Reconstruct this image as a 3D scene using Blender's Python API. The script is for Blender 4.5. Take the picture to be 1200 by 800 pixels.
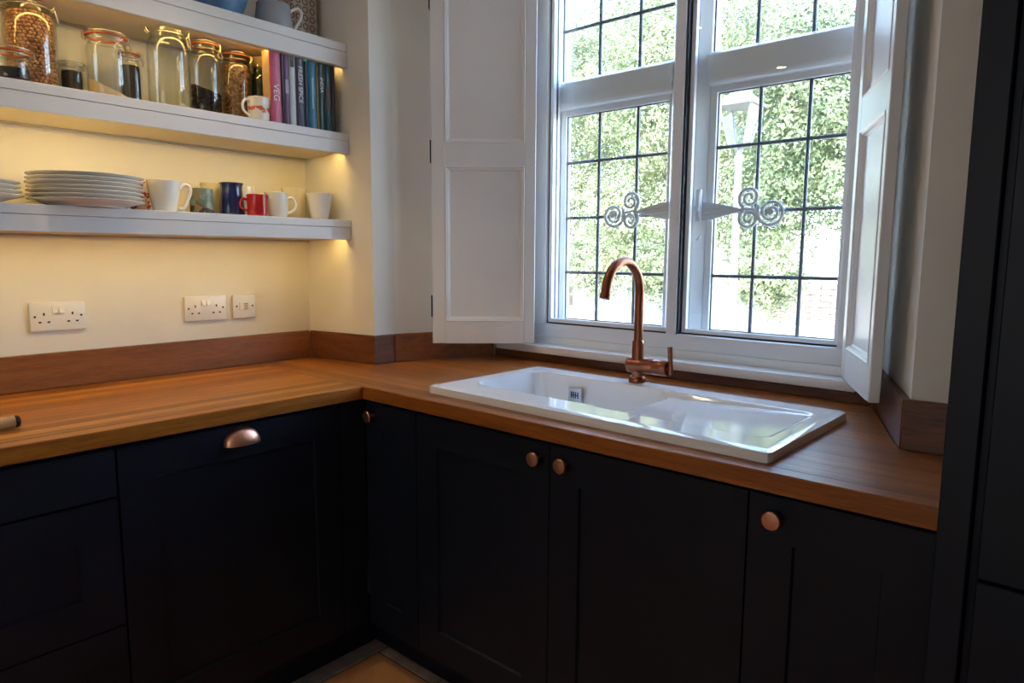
import bpy, bmesh, math, random
from mathutils import Vector, Matrix, noise

for o in list(bpy.data.objects):
    bpy.data.objects.remove(o, do_unlink=True)
S = bpy.context.scene
C = S.collection
PI = math.pi
random.seed(7)

# ------------------------------------------------------------------ camera, sky, sun, lights, exposure
cd = bpy.data.cameras.new('camera')
cam = bpy.data.objects.new('camera', cd)
C.objects.link(cam)
PITCH, YAW, ROLL = .125126415, .715320061, -.00560751261
fw = Vector((math.cos(PITCH)*math.cos(YAW), math.cos(PITCH)*math.sin(YAW), -math.sin(PITCH)))
rt = Vector((math.sin(YAW), -math.cos(YAW), 0))
dn = fw.cross(rt)
r2 = rt*math.cos(ROLL) + dn*math.sin(ROLL)
d2 = dn*math.cos(ROLL) - rt*math.sin(ROLL)
cam.matrix_world = Matrix(((r2.x, -d2.x, -fw.x, 0), (r2.y, -d2.y, -fw.y, 0), (r2.z, -d2.z, -fw.z, 1.32), (0, 0, 0, 1)))
cd.sensor_width = 36
cd.lens = 36*794.772/1200
cd.clip_start = .02
S.camera = cam

EXPOSURE = 0.0
W = bpy.data.worlds.new('sky_world')
S.world = W
W.use_nodes = True
nt = W.node_tree
sky = nt.nodes.new('ShaderNodeTexSky')
sky.sky_type = 'NISHITA'
sky.sun_disc = False
sky.sun_elevation = math.radians(48)
sky.sun_rotation = math.radians(250)
sky.dust_density = 2.0
bg = nt.nodes['Background']
nt.links.new(sky.outputs[0], bg.inputs[0])
bg.inputs[1].default_value = 4.2

def light(name, kind, loc, energy, color, **kw):
    l = bpy.data.lights.new(name, kind)
    l.energy = energy
    l.color = color
    for k, v in kw.items():
        setattr(l, k, v)
    o = bpy.data.objects.new(name, l)
    o.location = loc
    C.objects.link(o)
    return o

def aim(o, d):
    o.rotation_euler = Vector(d).to_track_quat('-Z', 'Y').to_euler()

sun = light('sun', 'SUN', (0, 0, 8), 20.0, (1, .95, .86), angle=math.radians(.6))
aim(sun, (.62, .10, -.72))
# unseen fill light added in front of the wall behind the viewer
back = light('rear_fill_light', 'AREA', (-2.38, .3, 1.45), 11, (.93, .96, 1), shape='RECTANGLE', size=1.6, size_y=1.3)
aim(back, (1, .05, -.02))

S.view_settings.view_transform = 'Standard'
S.view_settings.look = 'None'
S.view_settings.exposure = EXPOSURE
S.view_settings.gamma = 1
S.view_settings.use_curve_mapping = False
cy = S.cycles
cy.use_denoising = True
cy.max_bounces = 10
cy.diffuse_bounces = 5
cy.glossy_bounces = 5
cy.transmission_bounces = 8
cy.transparent_max_bounces = 40
cy.sample_clamp_indirect = 6
cy.caustics_reflective = False
cy.caustics_refractive = False

# ------------------------------------------------------------------ materials
def new_mat(name):
    m = bpy.data.materials.new(name)
    m.use_nodes = True
    b = m.node_tree.nodes['Principled BSDF']
    return m, m.node_tree, b

def node(t, typ, **kw):
    n = t.nodes.new(typ)
    for k, v in kw.items():
        setattr(n, k, v)
    return n

def paint(name, col, rough=.5, metal=0., var=.04, scale=6., bump=0., coat=0., bscale=80.):
    m, t, b = new_mat(name)
    tc = node(t, 'ShaderNodeTexCoord')
    nz = node(t, 'ShaderNodeTexNoise')
    nz.inputs['Scale'].default_value = scale
    nz.inputs['Detail'].default_value = 4
    t.links.new(tc.outputs['Object'], nz.inputs['Vector'])
    cr = node(t, 'ShaderNodeValToRGB')
    cr.color_ramp.elements[0].position = .3
    cr.color_ramp.elements[1].position = .7
    cr.color_ramp.elements[0].color = tuple(max(0, c*(1-var)) for c in col) + (1,)
    cr.color_ramp.elements[1].color = tuple(min(1, c*(1+var)) for c in col) + (1,)
    t.links.new(nz.outputs['Fac'], cr.inputs[0])
    t.links.new(cr.outputs[0], b.inputs['Base Color'])
    b.inputs['Roughness'].default_value = rough
    b.inputs['Metallic'].default_value = metal
    b.inputs['Coat Weight'].default_value = coat
    b.inputs['Coat Roughness'].default_value = .08
    if bump:
        n2 = node(t, 'ShaderNodeTexNoise')
        n2.inputs['Scale'].default_value = bscale
        n2.inputs['Detail'].default_value = 5
        t.links.new(tc.outputs['Object'], n2.inputs['Vector'])
        bp = node(t, 'ShaderNodeBump')
        bp.inputs['Strength'].default_value = bump
        bp.inputs['Distance'].default_value = .002
        t.links.new(n2.outputs['Fac'], bp.inputs['Height'])
        t.links.new(bp.outputs[0], b.inputs['Normal'])
    return m

def wood(name, dark, mid, lite, axis, rough=.35, rand=.5, coat=.0):
    m, t, b = new_mat(name)
    tc = node(t, 'ShaderNodeTexCoord')
    oi = node(t, 'ShaderNodeObjectInfo')
    mp = node(t, 'ShaderNodeMapping')
    sc = [26, 26, 26]
    sc[axis] = 1.6
    mp.inputs['Scale'].default_value = sc
    cmb = node(t, 'ShaderNodeCombineXYZ')
    mul = node(t, 'ShaderNodeMath', operation='MULTIPLY')
    mul.inputs[1].default_value = 37
    t.links.new(oi.outputs['Random'], mul.inputs[0])
    for i in range(3):
        t.links.new(mul.outputs[0], cmb.inputs[i])
    t.links.new(cmb.outputs[0], mp.inputs['Location'])
    t.links.new(tc.outputs['Object'], mp.inputs['Vector'])
    n1 = node(t, 'ShaderNodeTexNoise')
    n1.inputs['Scale'].default_value = 1.3
    n1.inputs['Detail'].default_value = 7
    n1.inputs['Roughness'].default_value = .62
    n1.inputs['Distortion'].default_value = .5
    t.links.new(mp.outputs[0], n1.inputs['Vector'])
    # grain plus one tone per stave
    rm = node(t, 'ShaderNodeMapRange')
    rm.inputs['To Min'].default_value = -rand/2
    rm.inputs['To Max'].default_value = rand/2
    t.links.new(oi.outputs['Random'], rm.inputs['Value'])
    ad = node(t, 'ShaderNodeMath', operation='ADD', use_clamp=True)
    t.links.new(n1.outputs['Fac'], ad.inputs[0])
    t.links.new(rm.outputs[0], ad.inputs[1])
    cr = node(t, 'ShaderNodeValToRGB')
    e = cr.color_ramp.elements
    e[0].position, e[0].color = .22, dark + (1,)
    e[1].position, e[1].color = .8, lite + (1,)
    k = e.new(.5)
    k.color = mid + (1,)
    t.links.new(ad.outputs[0], cr.inputs[0])
    # fine pores
    mp2 = node(t, 'ShaderNodeMapping')
    s2 = [420, 420, 420]
    s2[axis] = 22
    mp2.inputs['Scale'].default_value = s2
    t.links.new(tc.outputs['Object'], mp2.inputs['Vector'])
    n2 = node(t, 'ShaderNodeTexNoise')
    n2.inputs['Scale'].default_value = 1
    n2.inputs['Detail'].default_value = 3
    t.links.new(mp2.outputs[0], n2.inputs['Vector'])
    pr = node(t, 'ShaderNodeMapRange')
    pr.inputs['From Min'].default_value = .3
    pr.inputs['From Max'].default_value = .6
    pr.inputs['To Min'].default_value = .62
    pr.inputs['To Max'].default_value = 1.05
    t.links.new(n2.outputs['Fac'], pr.inputs['Value'])
    mx = node(t, 'ShaderNodeMix', data_type='RGBA', blend_type='MULTIPLY')
    mx.inputs[0].default_value = .8
    t.links.new(cr.outputs[0], mx.inputs[6])
    t.links.new(pr.outputs[0], mx.inputs[7])
    t.links.new(mx.outputs[2], b.inputs['Base Color'])
    b.inputs['Roughness'].default_value = rough
    b.inputs['Coat Weight'].default_value = coat
    b.inputs['Coat Roughness'].default_value = .25
    bp = node(t, 'ShaderNodeBump')
    bp.inputs['Strength'].default_value = .12
    bp.inputs['Distance'].default_value = .001
    t.links.new(n2.outputs['Fac'], bp.inputs['Height'])
    t.links.new(bp.outputs[0], b.inputs['Normal'])
    return m

def glass(name, tint, refl=1.0, rough=0.0):
    m, t, b = new_mat(name)
    t.nodes.remove(b)
    out = t.nodes['Material Output']
    tr = node(t, 'ShaderNodeBsdfTransparent')
    tr.inputs[0].default_value = tint + (1,)
    gl = node(t, 'ShaderNodeBsdfGlossy')
    gl.inputs['Roughness'].default_value = rough
    lw = node(t, 'ShaderNodeLayerWeight')
    lw.inputs[0].default_value = .5
    pw = node(t, 'ShaderNodeMath', operation='POWER')
    pw.inputs[1].default_value = 4.5
    t.links.new(lw.outputs['Facing'], pw.inputs[0])
    ml = node(t, 'ShaderNodeMath', operation='MULTIPLY_ADD', use_clamp=True)
    ml.inputs[1].default_value = .85*refl
    ml.inputs[2].default_value = .045*refl
    t.links.new(pw.outputs[0], ml.inputs[0])
    mx = node(t, 'ShaderNodeMixShader')
    t.links.new(ml.outputs[0], mx.inputs[0])
    t.links.new(tr.outputs[0], mx.inputs[1])
    t.links.new(gl.outputs[0], mx.inputs[2])
    t.links.new(mx.outputs[0], out.inputs[0])
    return m

def emit(name, col, k):
    m, t, b = new_mat(name)
    b.inputs['Base Color'].default_value = (.8, .8, .8, 1)
    b.inputs['Emission Color'].default_value = col + (1,)
    b.inputs['Emission Strength'].default_value = k
    return m

def voro(name, cols, scale, rough=.4, metric='F1', bump=.0):
    """cells of several colours (seeds, leaves, prints)"""
    m, t, b = new_mat(name)
    tc = node(t, 'ShaderNodeTexCoord')
    v = node(t, 'ShaderNodeTexVoronoi')
    v.inputs['Scale'].default_value = scale
    t.links.new(tc.outputs['Object'], v.inputs['Vector'])
    cr = node(t, 'ShaderNodeValToRGB')
    cr.color_ramp.interpolation = 'CONSTANT'
    e = cr.color_ramp.elements
    n = len(cols)
    e[0].position, e[0].color = 0, cols[0] + (1,)
    e[1].position, e[1].color = 1/n, cols[1] + (1,)
    for i in range(2, n):
        k = e.new(i/n)
        k.color = cols[i] + (1,)
    sp = node(t, 'ShaderNodeSeparateColor')
    t.links.new(v.outputs['Color'], sp.inputs[0])
    t.links.new(sp.outputs[0], cr.inputs[0])
    t.links.new(cr.outputs[0], b.inputs['Base Color'])
    b.inputs['Roughness'].default_value = rough
    if bump:
        bp = node(t, 'ShaderNodeBump')
        bp.inputs['Strength'].default_value = bump
        bp.inputs['Distance'].default_value = .002
        bp.invert = True
        t.links.new(v.outputs['Distance'], bp.inputs['Height'])
        t.links.new(bp.outputs[0], b.inputs['Normal'])
    return m

M = {}
M['wall'] = paint('wall_paint', (.77, .73, .65), .75, var=.02, bump=.12, bscale=60)
M['ceil'] = paint('ceiling_paint', (.8, .78, .72), .8)
M['white'] = paint('white_gloss_paint', (.82, .80, .78), .32, var=.02, bump=.05, bscale=40)
M['sash'] = paint('white_window_paint', (.86, .87, .88), .3, var=.02)
M['shelf'] = paint('white_shelf_paint', (.72, .70, .70), .38, var=.02)
M['under'] = paint('warm_lit_underside', (.74, .61, .38), .5, var=.03)
M['shadow_line'] = paint('grey_shadow_line', (.46, .43, .36), .6)
M['navy'] = paint('dark_navy_paint', (.005, .008, .0165), .48, var=.1, bump=.04)
M['navy'].node_tree.nodes['Principled BSDF'].inputs['Specular IOR Level'].default_value = .3
M['dark'] = paint('black_shadow_gap', (.004, .004, .005), .6)
M['hinge'] = paint('black_iron', (.012, .010, .009), .45, metal=.6)
M['gasket'] = paint('black_rubber_gasket', (.012, .016, .022), .5)
M['lead'] = paint('lead_came', (.085, .10, .11), .5, metal=.3, var=.15)
M['iron'] = paint('grey_painted_iron', (.74, .75, .78), .4)
M['copper'] = paint('brushed_copper', (.29, .105, .058), .30, metal=1, var=.06, scale=40)
M['coppershine'] = paint('polished_copper', (.86, .41, .26), .36, metal=1, var=.03)
M['ceramic'] = paint('white_glazed_ceramic', (.88, .87, .86), .09, var=.01, coat=.6)
M['china'] = paint('white_china', (.82, .79, .74), .15, var=.02, coat=.3)
M['cream'] = paint('cream_china', (.76, .68, .48), .2, var=.03, coat=.3)
M['greychina'] = paint('pale_grey_china', (.62, .63, .61), .22, var=.04, coat=.3)
M['blue'] = paint('cobalt_blue_glaze', (.008, .016, .10), .08, var=.2, coat=.6)
M['red'] = paint('red_glaze', (.42, .012, .012), .1, var=.05, coat=.5)
M['bowlblue'] = paint('blue_stoneware', (.085, .19, .36), .3, var=.12, scale=25)
M['jugblue'] = paint('grey_blue_enamel', (.30, .33, .38), .25, var=.08)
M['steel'] = paint('brushed_steel', (.62, .62, .62), .3, metal=1)
M['wire'] = paint('jar_wire', (.55, .50, .42), .3, metal=1)
M['seal'] = paint('orange_rubber_seal', (.55, .13, .025), .45)
M['plastic'] = paint('white_plastic', (.80, .77, .74), .3, var=.01)
M['slot'] = paint('dark_slot', (.012, .01, .01), .6)
M['copperlogo'] = paint('tan_print', (.50, .33, .16), .5)
M['glass'] = glass('window_glass', (.97, .985, .98), .9)
M['jar'] = glass('jar_glass', (.982, .988, .975), 1.0)
M['lampglass'] = glass('lantern_glass', (.86, .88, .88), 1.0, .2)
LWOOD = ((.21, .058, .005), (.39, .122, .011), (.58, .23, .026))
RWOOD = ((.20, .058, .009), (.33, .102, .016), (.45, .16, .028))
M['woodx'] = wood('worktop_wood_lengthwise', *LWOOD, 0, rand=.55, rough=.36)
M['woody'] = wood('worktop_wood_crosswise', *RWOOD, 1, rand=.3, rough=.33)
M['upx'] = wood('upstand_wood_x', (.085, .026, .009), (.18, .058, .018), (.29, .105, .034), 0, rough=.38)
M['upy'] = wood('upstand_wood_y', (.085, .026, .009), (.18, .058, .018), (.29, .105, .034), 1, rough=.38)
M['handlewood'] = wood('pale_handle_wood', (.32, .16, .06), (.48, .27, .11), (.62, .38, .18), 0, rough=.5)
M['chickpea'] = voro('chickpea_skin', ((.34, .15, .06), (.42, .20, .085), (.29, .115, .045), (.47, .24, .11)), 60, .5)
M['peacore'] = paint('chickpea_shade', (.16, .055, .014), .8)
M['flour'] = paint('pale_flour', (.62, .46, .27), .9, bump=.3)
M['tea'] = voro('dark_tea', ((.02, .008, .005), (.06, .022, .01), (.035, .012, .008)), 120, .7)
M['seed'] = voro('brown_seed', ((.15, .062, .02), (.24, .115, .042), (.10, .038, .013), (.31, .165, .07)), 210, .6, bump=.6)
M['blackseed'] = voro('black_seed', ((.008, .006, .005), (.03, .018, .012), (.014, .009, .008)), 260, .5, bump=.5)
M['herb'] = voro('dark_green_herb', ((.008, .018, .008), (.02, .04, .015), (.012, .012, .006)), 110, .6, bump=.4)
M['cork'] = paint('cork', (.50, .34, .15), .8, var=.15, scale=90)
M['floral'] = voro('red_floral_print', ((.75, .68, .6), (.36, .03, .02), (.45, .08, .03), (.7, .6, .5)), 95, .25)
M['tealprint'] = voro('teal_patch_print', ((.11, .17, .16), (.16, .22, .19), (.035, .035, .035), (.24, .17, .08), (.20, .25, .22), (.15, .09, .04)), 48, .25)
M['pages'] = paint('book_pages', (.66, .55, .36), .85, var=.12, scale=120)
M['tile'] = voro('terracotta', ((.50, .22, .085), (.56, .255, .10), (.46, .20, .075)), 9, .55, bump=.0)
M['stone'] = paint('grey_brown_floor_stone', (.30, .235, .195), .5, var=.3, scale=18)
M['grout'] = paint('dark_grout', (.06, .045, .035), .9)
M['bark'] = paint('tree_bark', (.10, .075, .05), .9, var=.3, scale=20, bump=.5)
M['gravel'] = paint('pale_gravel', (.42, .38, .34), .9, var=.15, scale=30, bump=.5)
M['gstone'] = paint('pale_pink_stone', (.33, .265, .235), .85, var=.12, scale=9, bump=.4)
M['lamppost'] = paint('grey_lamp_post_paint', (.075, .082, .092), .4)
M['brown_under'] = M['wall']

def leafmat(name, a, b_):
    m, t, b = new_mat(name)
    g = node(t, 'ShaderNodeTexCoord')
    nz = node(t, 'ShaderNodeTexNoise')
    nz.inputs['Scale'].default_value = 1.7
    nz.inputs['Detail'].default_value = 6
    t.links.new(g.outputs['Object'], nz.inputs['Vector'])
    cr = node(t, 'ShaderNodeValToRGB')
    cr.color_ramp.elements[0].position = .35
    cr.color_ramp.elements[1].position = .65
    cr.color_ramp.elements[0].color = a + (1,)
    cr.color_ramp.elements[1].color = b_ + (1,)
    t.links.new(nz.outputs['Fac'], cr.inputs[0])
    t.links.new(cr.outputs[0], b.inputs['Base Color'])
    b.inputs['Roughness'].default_value = .45
    tl = node(t, 'ShaderNodeBsdfTranslucent')
    t.links.new(cr.outputs[0], tl.inputs[0])
    mx = node(t, 'ShaderNodeMixShader')
    mx.inputs[0].default_value = .35
    out = t.nodes['Material Output']
    t.links.new(b.outputs[0], mx.inputs[1])
    t.links.new(tl.outputs[0], mx.inputs[2])
    t.links.new(mx.outputs[0], out.inputs[0])
    return m
M['leaf1'] = leafmat('bright_leaf', (.085, .12, .055), (.24, .28, .155))
M['leaf2'] = leafmat('deep_leaf', (.065, .10, .05), (.185, .23, .125))

# tin print: rings in a lattice
def ringprint(name):
    m, t, b = new_mat(name)
    tc = node(t, 'ShaderNodeTexCoord')
    v = node(t, 'ShaderNodeTexVoronoi')
    v.inputs['Scale'].default_value = 36
    v.inputs['Randomness'].default_value = .12
    t.links.new(tc.outputs['Object'], v.inputs['Vector'])
    cr = node(t, 'ShaderNodeValToRGB')
    cr.color_ramp.interpolation = 'CONSTANT'
    e = cr.color_ramp.elements
    e[0].position, e[0].color = 0, (.46, .36, .28, 1)
    e[1].position, e[1].color = .27, (.09, .07, .07, 1)
    k = e.new(.40)
    k.color = (.46, .38, .30, 1)
    t.links.new(v.outputs['Distance'], cr.inputs[0])
    t.links.new(cr.outputs[0], b.inputs['Base Color'])
    b.inputs['Roughness'].default_value = .4
    return m
M['tin'] = ringprint('ring_pattern_print')

def crossprint(name):
    """white china with an orange-red band of marks half way up"""
    m, t, b = new_mat(name)
    tc = node(t, 'ShaderNodeTexCoord')
    sp = node(t, 'ShaderNodeSeparateXYZ')
    t.links.new(tc.outputs['Object'], sp.inputs[0])
    a = node(t, 'ShaderNodeMath', operation='SUBTRACT')
    a.inputs[1].default_value = .037
    t.links.new(sp.outputs[2], a.inputs[0])
    ab = node(t, 'ShaderNodeMath', operation='ABSOLUTE')
    t.links.new(a.outputs[0], ab.inputs[0])
    lt = node(t, 'ShaderNodeMath', operation='LESS_THAN')
    nz = node(t, 'ShaderNodeTexNoise')
    nz.inputs['Scale'].default_value = 70
    t.links.new(tc.outputs['Object'], nz.inputs['Vector'])
    mr = node(t, 'ShaderNodeMapRange')
    mr.inputs['From Min'].default_value = .42
    mr.inputs['From Max'].default_value = .62
    mr.inputs['To Max'].default_value = .013
    t.links.new(nz.outputs['Fac'], mr.inputs['Value'])
    t.links.new(ab.outputs[0], lt.inputs[0])
    t.links.new(mr.outputs[0], lt.inputs[1])
    mx = node(t, 'ShaderNodeMix', data_type='RGBA')
    mx.inputs[6].default_value = (.78, .72, .62, 1)
    mx.inputs[7].default_value = (.62, .13, .05, 1)
    t.links.new(lt.outputs[0], mx.inputs[0])
    t.links.new(mx.outputs[2], b.inputs['Base Color'])
    b.inputs['Roughness'].default_value = .2
    return m
M['markmug'] = crossprint('white_china_orange_marks')

# ------------------------------------------------------------------ mesh helpers
ORG = {}

class MB:
    def __init__(s):
        s.v, s.f = [], []
    def add(s, vs, fs):
        n = len(s.v)
        s.v += [tuple(q) for q in vs]
        s.f += [tuple(i+n for i in f) for f in fs]
        return s
    def box(s, x0, x1, y0, y1, z0, z1):
        return s.add([(x, y, z) for x in (x0, x1) for y in (y0, y1) for z in (z0, z1)],
                     [(0, 1, 3, 2), (4, 6, 7, 5), (0, 4, 5, 1), (2, 3, 7, 6), (0, 2, 6, 4), (1, 5, 7, 3)])
    def prism(s, poly, z0, z1):
        n = len(poly)
        a = sum(poly[i][0]*poly[(i+1) % n][1]-poly[(i+1) % n][0]*poly[i][1] for i in range(n))
        if a < 0:
            poly = poly[::-1]
        vs = [(x, y, z0) for x, y in poly] + [(x, y, z1) for x, y in poly]
        fs = [tuple(range(n))[::-1], tuple(range(n, 2*n))]
        fs += [(i, (i+1) % n, n+(i+1) % n, n+i) for i in range(n)]
        return s.add(vs, fs)
    def prism_axis(s, poly, a0, a1, axis):
        """poly in the two other axes (cyclic order), swept along axis"""
        n = len(poly)
        def p(u, w, a):
            return {0: (a, u, w), 1: (w, a, u), 2: (u, w, a)}[axis]
        ar = sum(poly[i][0]*poly[(i+1) % n][1]-poly[(i+1) % n][0]*poly[i][1] for i in range(n))
        if ar < 0:
            poly = poly[::-1]
        vs = [p(u, w, a0) for u, w in poly] + [p(u, w, a1) for u, w in poly]
        fs = [tuple(range(n))[::-1], tuple(range(n, 2*n))]
        fs += [(i, (i+1) % n, n+(i+1) % n, n+i) for i in range(n)]
        return s.add(vs, fs)
    def lathe(s, prof, n=32, c=(0, 0, 0), axis=2):
        """prof: list of (r, h); closed where r == 0"""
        vs, fs = [], []
        rings = []
        def P(r, h, t):
            u, w = r*math.cos(t), r*math.sin(t)
            q = {2: (u, w, h), 0: (h, u, w), 1: (w, h, u)}[axis]
            return (q[0]+c[0], q[1]+c[1], q[2]+c[2])
        for r, h in prof:
            if r <= 1e-7:
                rings.append([len(vs)])
                vs.append(P(0, h, 0))
            else:
                rings.append(list(range(len(vs), len(vs)+n)))
                vs += [P(r, h, 2*PI*i/n) for i in range(n)]
        for a, b in zip(rings, rings[1:]):
            if len(a) == 1 and len(b) == 1:
                continue
            for i in range(n):
                j = (i+1) % n
                if len(a) == 1:
                    fs.append((a[0], b[j], b[i]))
                elif len(b) == 1:
                    fs.append((a[i], a[j], b[0]))
                else:
                    fs.append((a[i], a[j], b[j], b[i]))
        return s.add(vs, fs)
    def tube(s, pts, r, n=10, closed=False, flat=None):
        pts = [Vector(p) for p in pts]
        m = len(pts)
        rs = r if isinstance(r, (list, tuple)) else [r]*m
        T = []
        for i in range(m):
            a = pts[(i-1) % m] if (closed or i > 0) else pts[i]
            b = pts[(i+1) % m] if (closed or i < m-1) else pts[i]
            T.append((b-a).normalized())
        up = Vector((0, 0, 1)) if abs(T[0].z) < .9 else Vector((1, 0, 0))
        N = (up - T[0]*up.dot(T[0])).normalized()
        vs, fs = [], []
        for i in range(m):
            N = (N - T[i]*N.dot(T[i])).normalized()
            B = T[i].cross(N)
            for k in range(n):
                t = 2*PI*k/n
                vs.append(pts[i] + (N*math.cos(t) + B*math.sin(t))*rs[i])
        for i in range(m if closed else m-1):
            j = (i+1) % m
            for k in range(n):
                l = (k+1) % n
                fs.append((i*n+k, i*n+l, j*n+l, j*n+k))
        if not closed:
            fs.append(tuple(range(n))[::-1])
            fs.append(tuple((m-1)*n+k for k in range(n)))
        return s.add(vs, fs)
    def build(s, name, mat, parent=None, bevel=0., seg=2, smooth=35, org=None):
        me = bpy.data.meshes.new(name)
        o_ = ORG.get(parent.name, (0, 0, 0)) if parent else (org or (0, 0, 0))
        me.from_pydata([(x-o_[0], y-o_[1], z-o_[2]) for x, y, z in s.v], [], s.f)
        bm = bmesh.new()
        bm.from_mesh(me)
        bmesh.ops.recalc_face_normals(bm, faces=bm.faces)
        if bevel:
            es = [e for e in bm.edges if len(e.link_faces) == 2 and e.calc_face_angle(0) > math.radians(40)]
            bmesh.ops.bevel(bm, geom=es, offset=bevel, segments=seg, affect='EDGES', clamp_overlap=True, profile=.5)
        bm.to_mesh(me)
        bm.free()
        if smooth:
            for p in me.polygons:
                p.use_smooth = True
            me.set_sharp_from_angle(angle=math.radians(smooth))
        if mat:
            me.materials.append(M[mat] if isinstance(mat, str) else mat)
        o = bpy.data.objects.new(name, me)
        C.objects.link(o)
        if parent:
            o.parent = parent
        else:
            o.location = o_
        ORG[o.name] = o_
        return o

def box(*a):
    return MB().box(*a)

def thing(name, label, cat, loc=(0, 0, 0), rz=0., group=None, local=False):
    o = bpy.data.objects.new(name, None)
    o.empty_display_size = .05
    C.objects.link(o)
    o.location = loc
    o.rotation_euler = (0, 0, rz)
    o['label'] = label
    o['category'] = cat
    if group:
        o['group'] = group
    ORG[o.name] = (0, 0, 0) if local else tuple(loc)
    return o

def tag(o, label, cat, group=None, kind=None):
    o['label'] = label
    o['category'] = cat
    if group:
        o['group'] = group
    if kind:
        o['kind'] = kind
    return o

def dup(root, loc=None, label=None, rz=None):
    r = root.copy()
    C.objects.link(r)
    if loc is not None:
        r.location = loc
    if rz is not None:
        r.rotation_euler = (0, 0, rz)
    if label:
        r['label'] = label
    for ch in list(root.children):
        c = ch.copy()
        C.objects.link(c)
        c.parent = r
        for g in list(ch.children):
            d = g.copy()
            C.objects.link(d)
            d.parent = c
    return r

def struct(o, label, cat):
    return tag(o, label, cat, kind='structure')

# ------------------------------------------------------------------ room shell
ZC = .92            # worktop height
CEIL = 2.5
WL, RET0, RET1, PIL = 2.36, (1.495, 2.36), (1.548, 2.02), (1.645, 2.018)
b = MB().prism([(-2.5, 2.36), RET0, RET1, PIL, (2.075, 1.847), (2.30, 1.80), (2.30, 2.62), (-2.5, 2.62)], 0, CEIL)
struct(b.build('wall_left', 'wall', smooth=0), 'cream painted wall with shelving alcove and pilaster left of the window', 'wall')
b = MB().prism([(1.62, -1.3), (1.62, .287), (2.075, .448), (2.30, .46), (2.30, -1.3)], 0, CEIL)
struct(b.build('wall_right', 'wall', smooth=0), 'cream painted wall with splayed reveal right of the window', 'wall')
b = MB().box(2.04, 2.30, .448, 1.847, 0, .952)
b.box(2.075, 2.30, .46, 1.80, 2.43, CEIL)
struct(b.build('wall_front', 'wall', smooth=0), 'painted wall below and above the window', 'wall')
struct(box(-2.62, 1.62, -1.42, -1.3, 0, CEIL).build('wall_side', 'wall', smooth=0), 'plain painted wall behind the tall cabinet', 'wall')
struct(box(-2.62, -2.5, -1.3, 2.62, 0, CEIL).build('wall_back', 'wall', smooth=0), 'plain painted wall at the far end of the kitchen', 'wall')
struct(box(-2.62, 2.36, -1.42, 2.62, CEIL, CEIL+.12).build('ceiling', 'ceil', smooth=0), 'plain pale ceiling above the kitchen', 'ceiling')

fl = box(-2.5, 2.04, -1.3, 2.36, -.1, -.004).build('floor', 'grout', smooth=0)
struct(fl, 'terracotta tiled kitchen floor with a grey stone border along the plinths', 'floor')
tm = None
TX1, TY1 = 1.318, 1.733
for i in range(7):
    for j in range(7):
        x1, y1 = TX1-i*.305, TY1-j*.305
        if tm is None:
            tm = box(-.3, 0, -.3, 0, -.012, .0).build('tile', 'tile', fl, bevel=.003, seg=1)
            t_ = tm
        else:
            t_ = tm.copy()
            C.objects.link(t_)
        t_.location = (x1, y1, 0)
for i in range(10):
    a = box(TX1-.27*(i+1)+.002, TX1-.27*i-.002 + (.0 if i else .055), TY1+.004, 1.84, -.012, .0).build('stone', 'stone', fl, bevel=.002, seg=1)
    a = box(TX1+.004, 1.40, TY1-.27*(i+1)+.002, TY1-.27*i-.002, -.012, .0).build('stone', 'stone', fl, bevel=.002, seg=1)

# timber upstands
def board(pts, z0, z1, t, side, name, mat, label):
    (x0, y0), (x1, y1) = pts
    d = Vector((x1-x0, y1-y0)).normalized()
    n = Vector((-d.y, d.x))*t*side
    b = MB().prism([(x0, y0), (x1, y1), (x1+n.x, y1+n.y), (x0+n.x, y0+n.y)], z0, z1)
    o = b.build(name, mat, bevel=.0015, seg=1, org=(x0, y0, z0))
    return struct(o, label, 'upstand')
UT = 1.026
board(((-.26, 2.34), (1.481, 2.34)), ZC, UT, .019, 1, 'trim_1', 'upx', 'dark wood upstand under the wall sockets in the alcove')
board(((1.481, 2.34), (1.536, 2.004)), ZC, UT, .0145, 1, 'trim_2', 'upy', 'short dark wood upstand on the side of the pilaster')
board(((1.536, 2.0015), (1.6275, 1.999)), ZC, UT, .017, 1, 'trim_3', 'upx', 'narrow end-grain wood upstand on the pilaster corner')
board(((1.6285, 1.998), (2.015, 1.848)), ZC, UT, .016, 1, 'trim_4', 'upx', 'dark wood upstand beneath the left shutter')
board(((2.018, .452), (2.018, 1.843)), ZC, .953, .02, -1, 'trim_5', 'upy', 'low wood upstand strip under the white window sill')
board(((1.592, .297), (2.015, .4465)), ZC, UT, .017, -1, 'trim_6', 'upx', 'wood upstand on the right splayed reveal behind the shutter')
board(((1.599, .156), (1.591, .295)), ZC, UT, .018, -1, 'trim_7', 'upy', 'wood upstand beside the tall navy cabinet')

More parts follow.
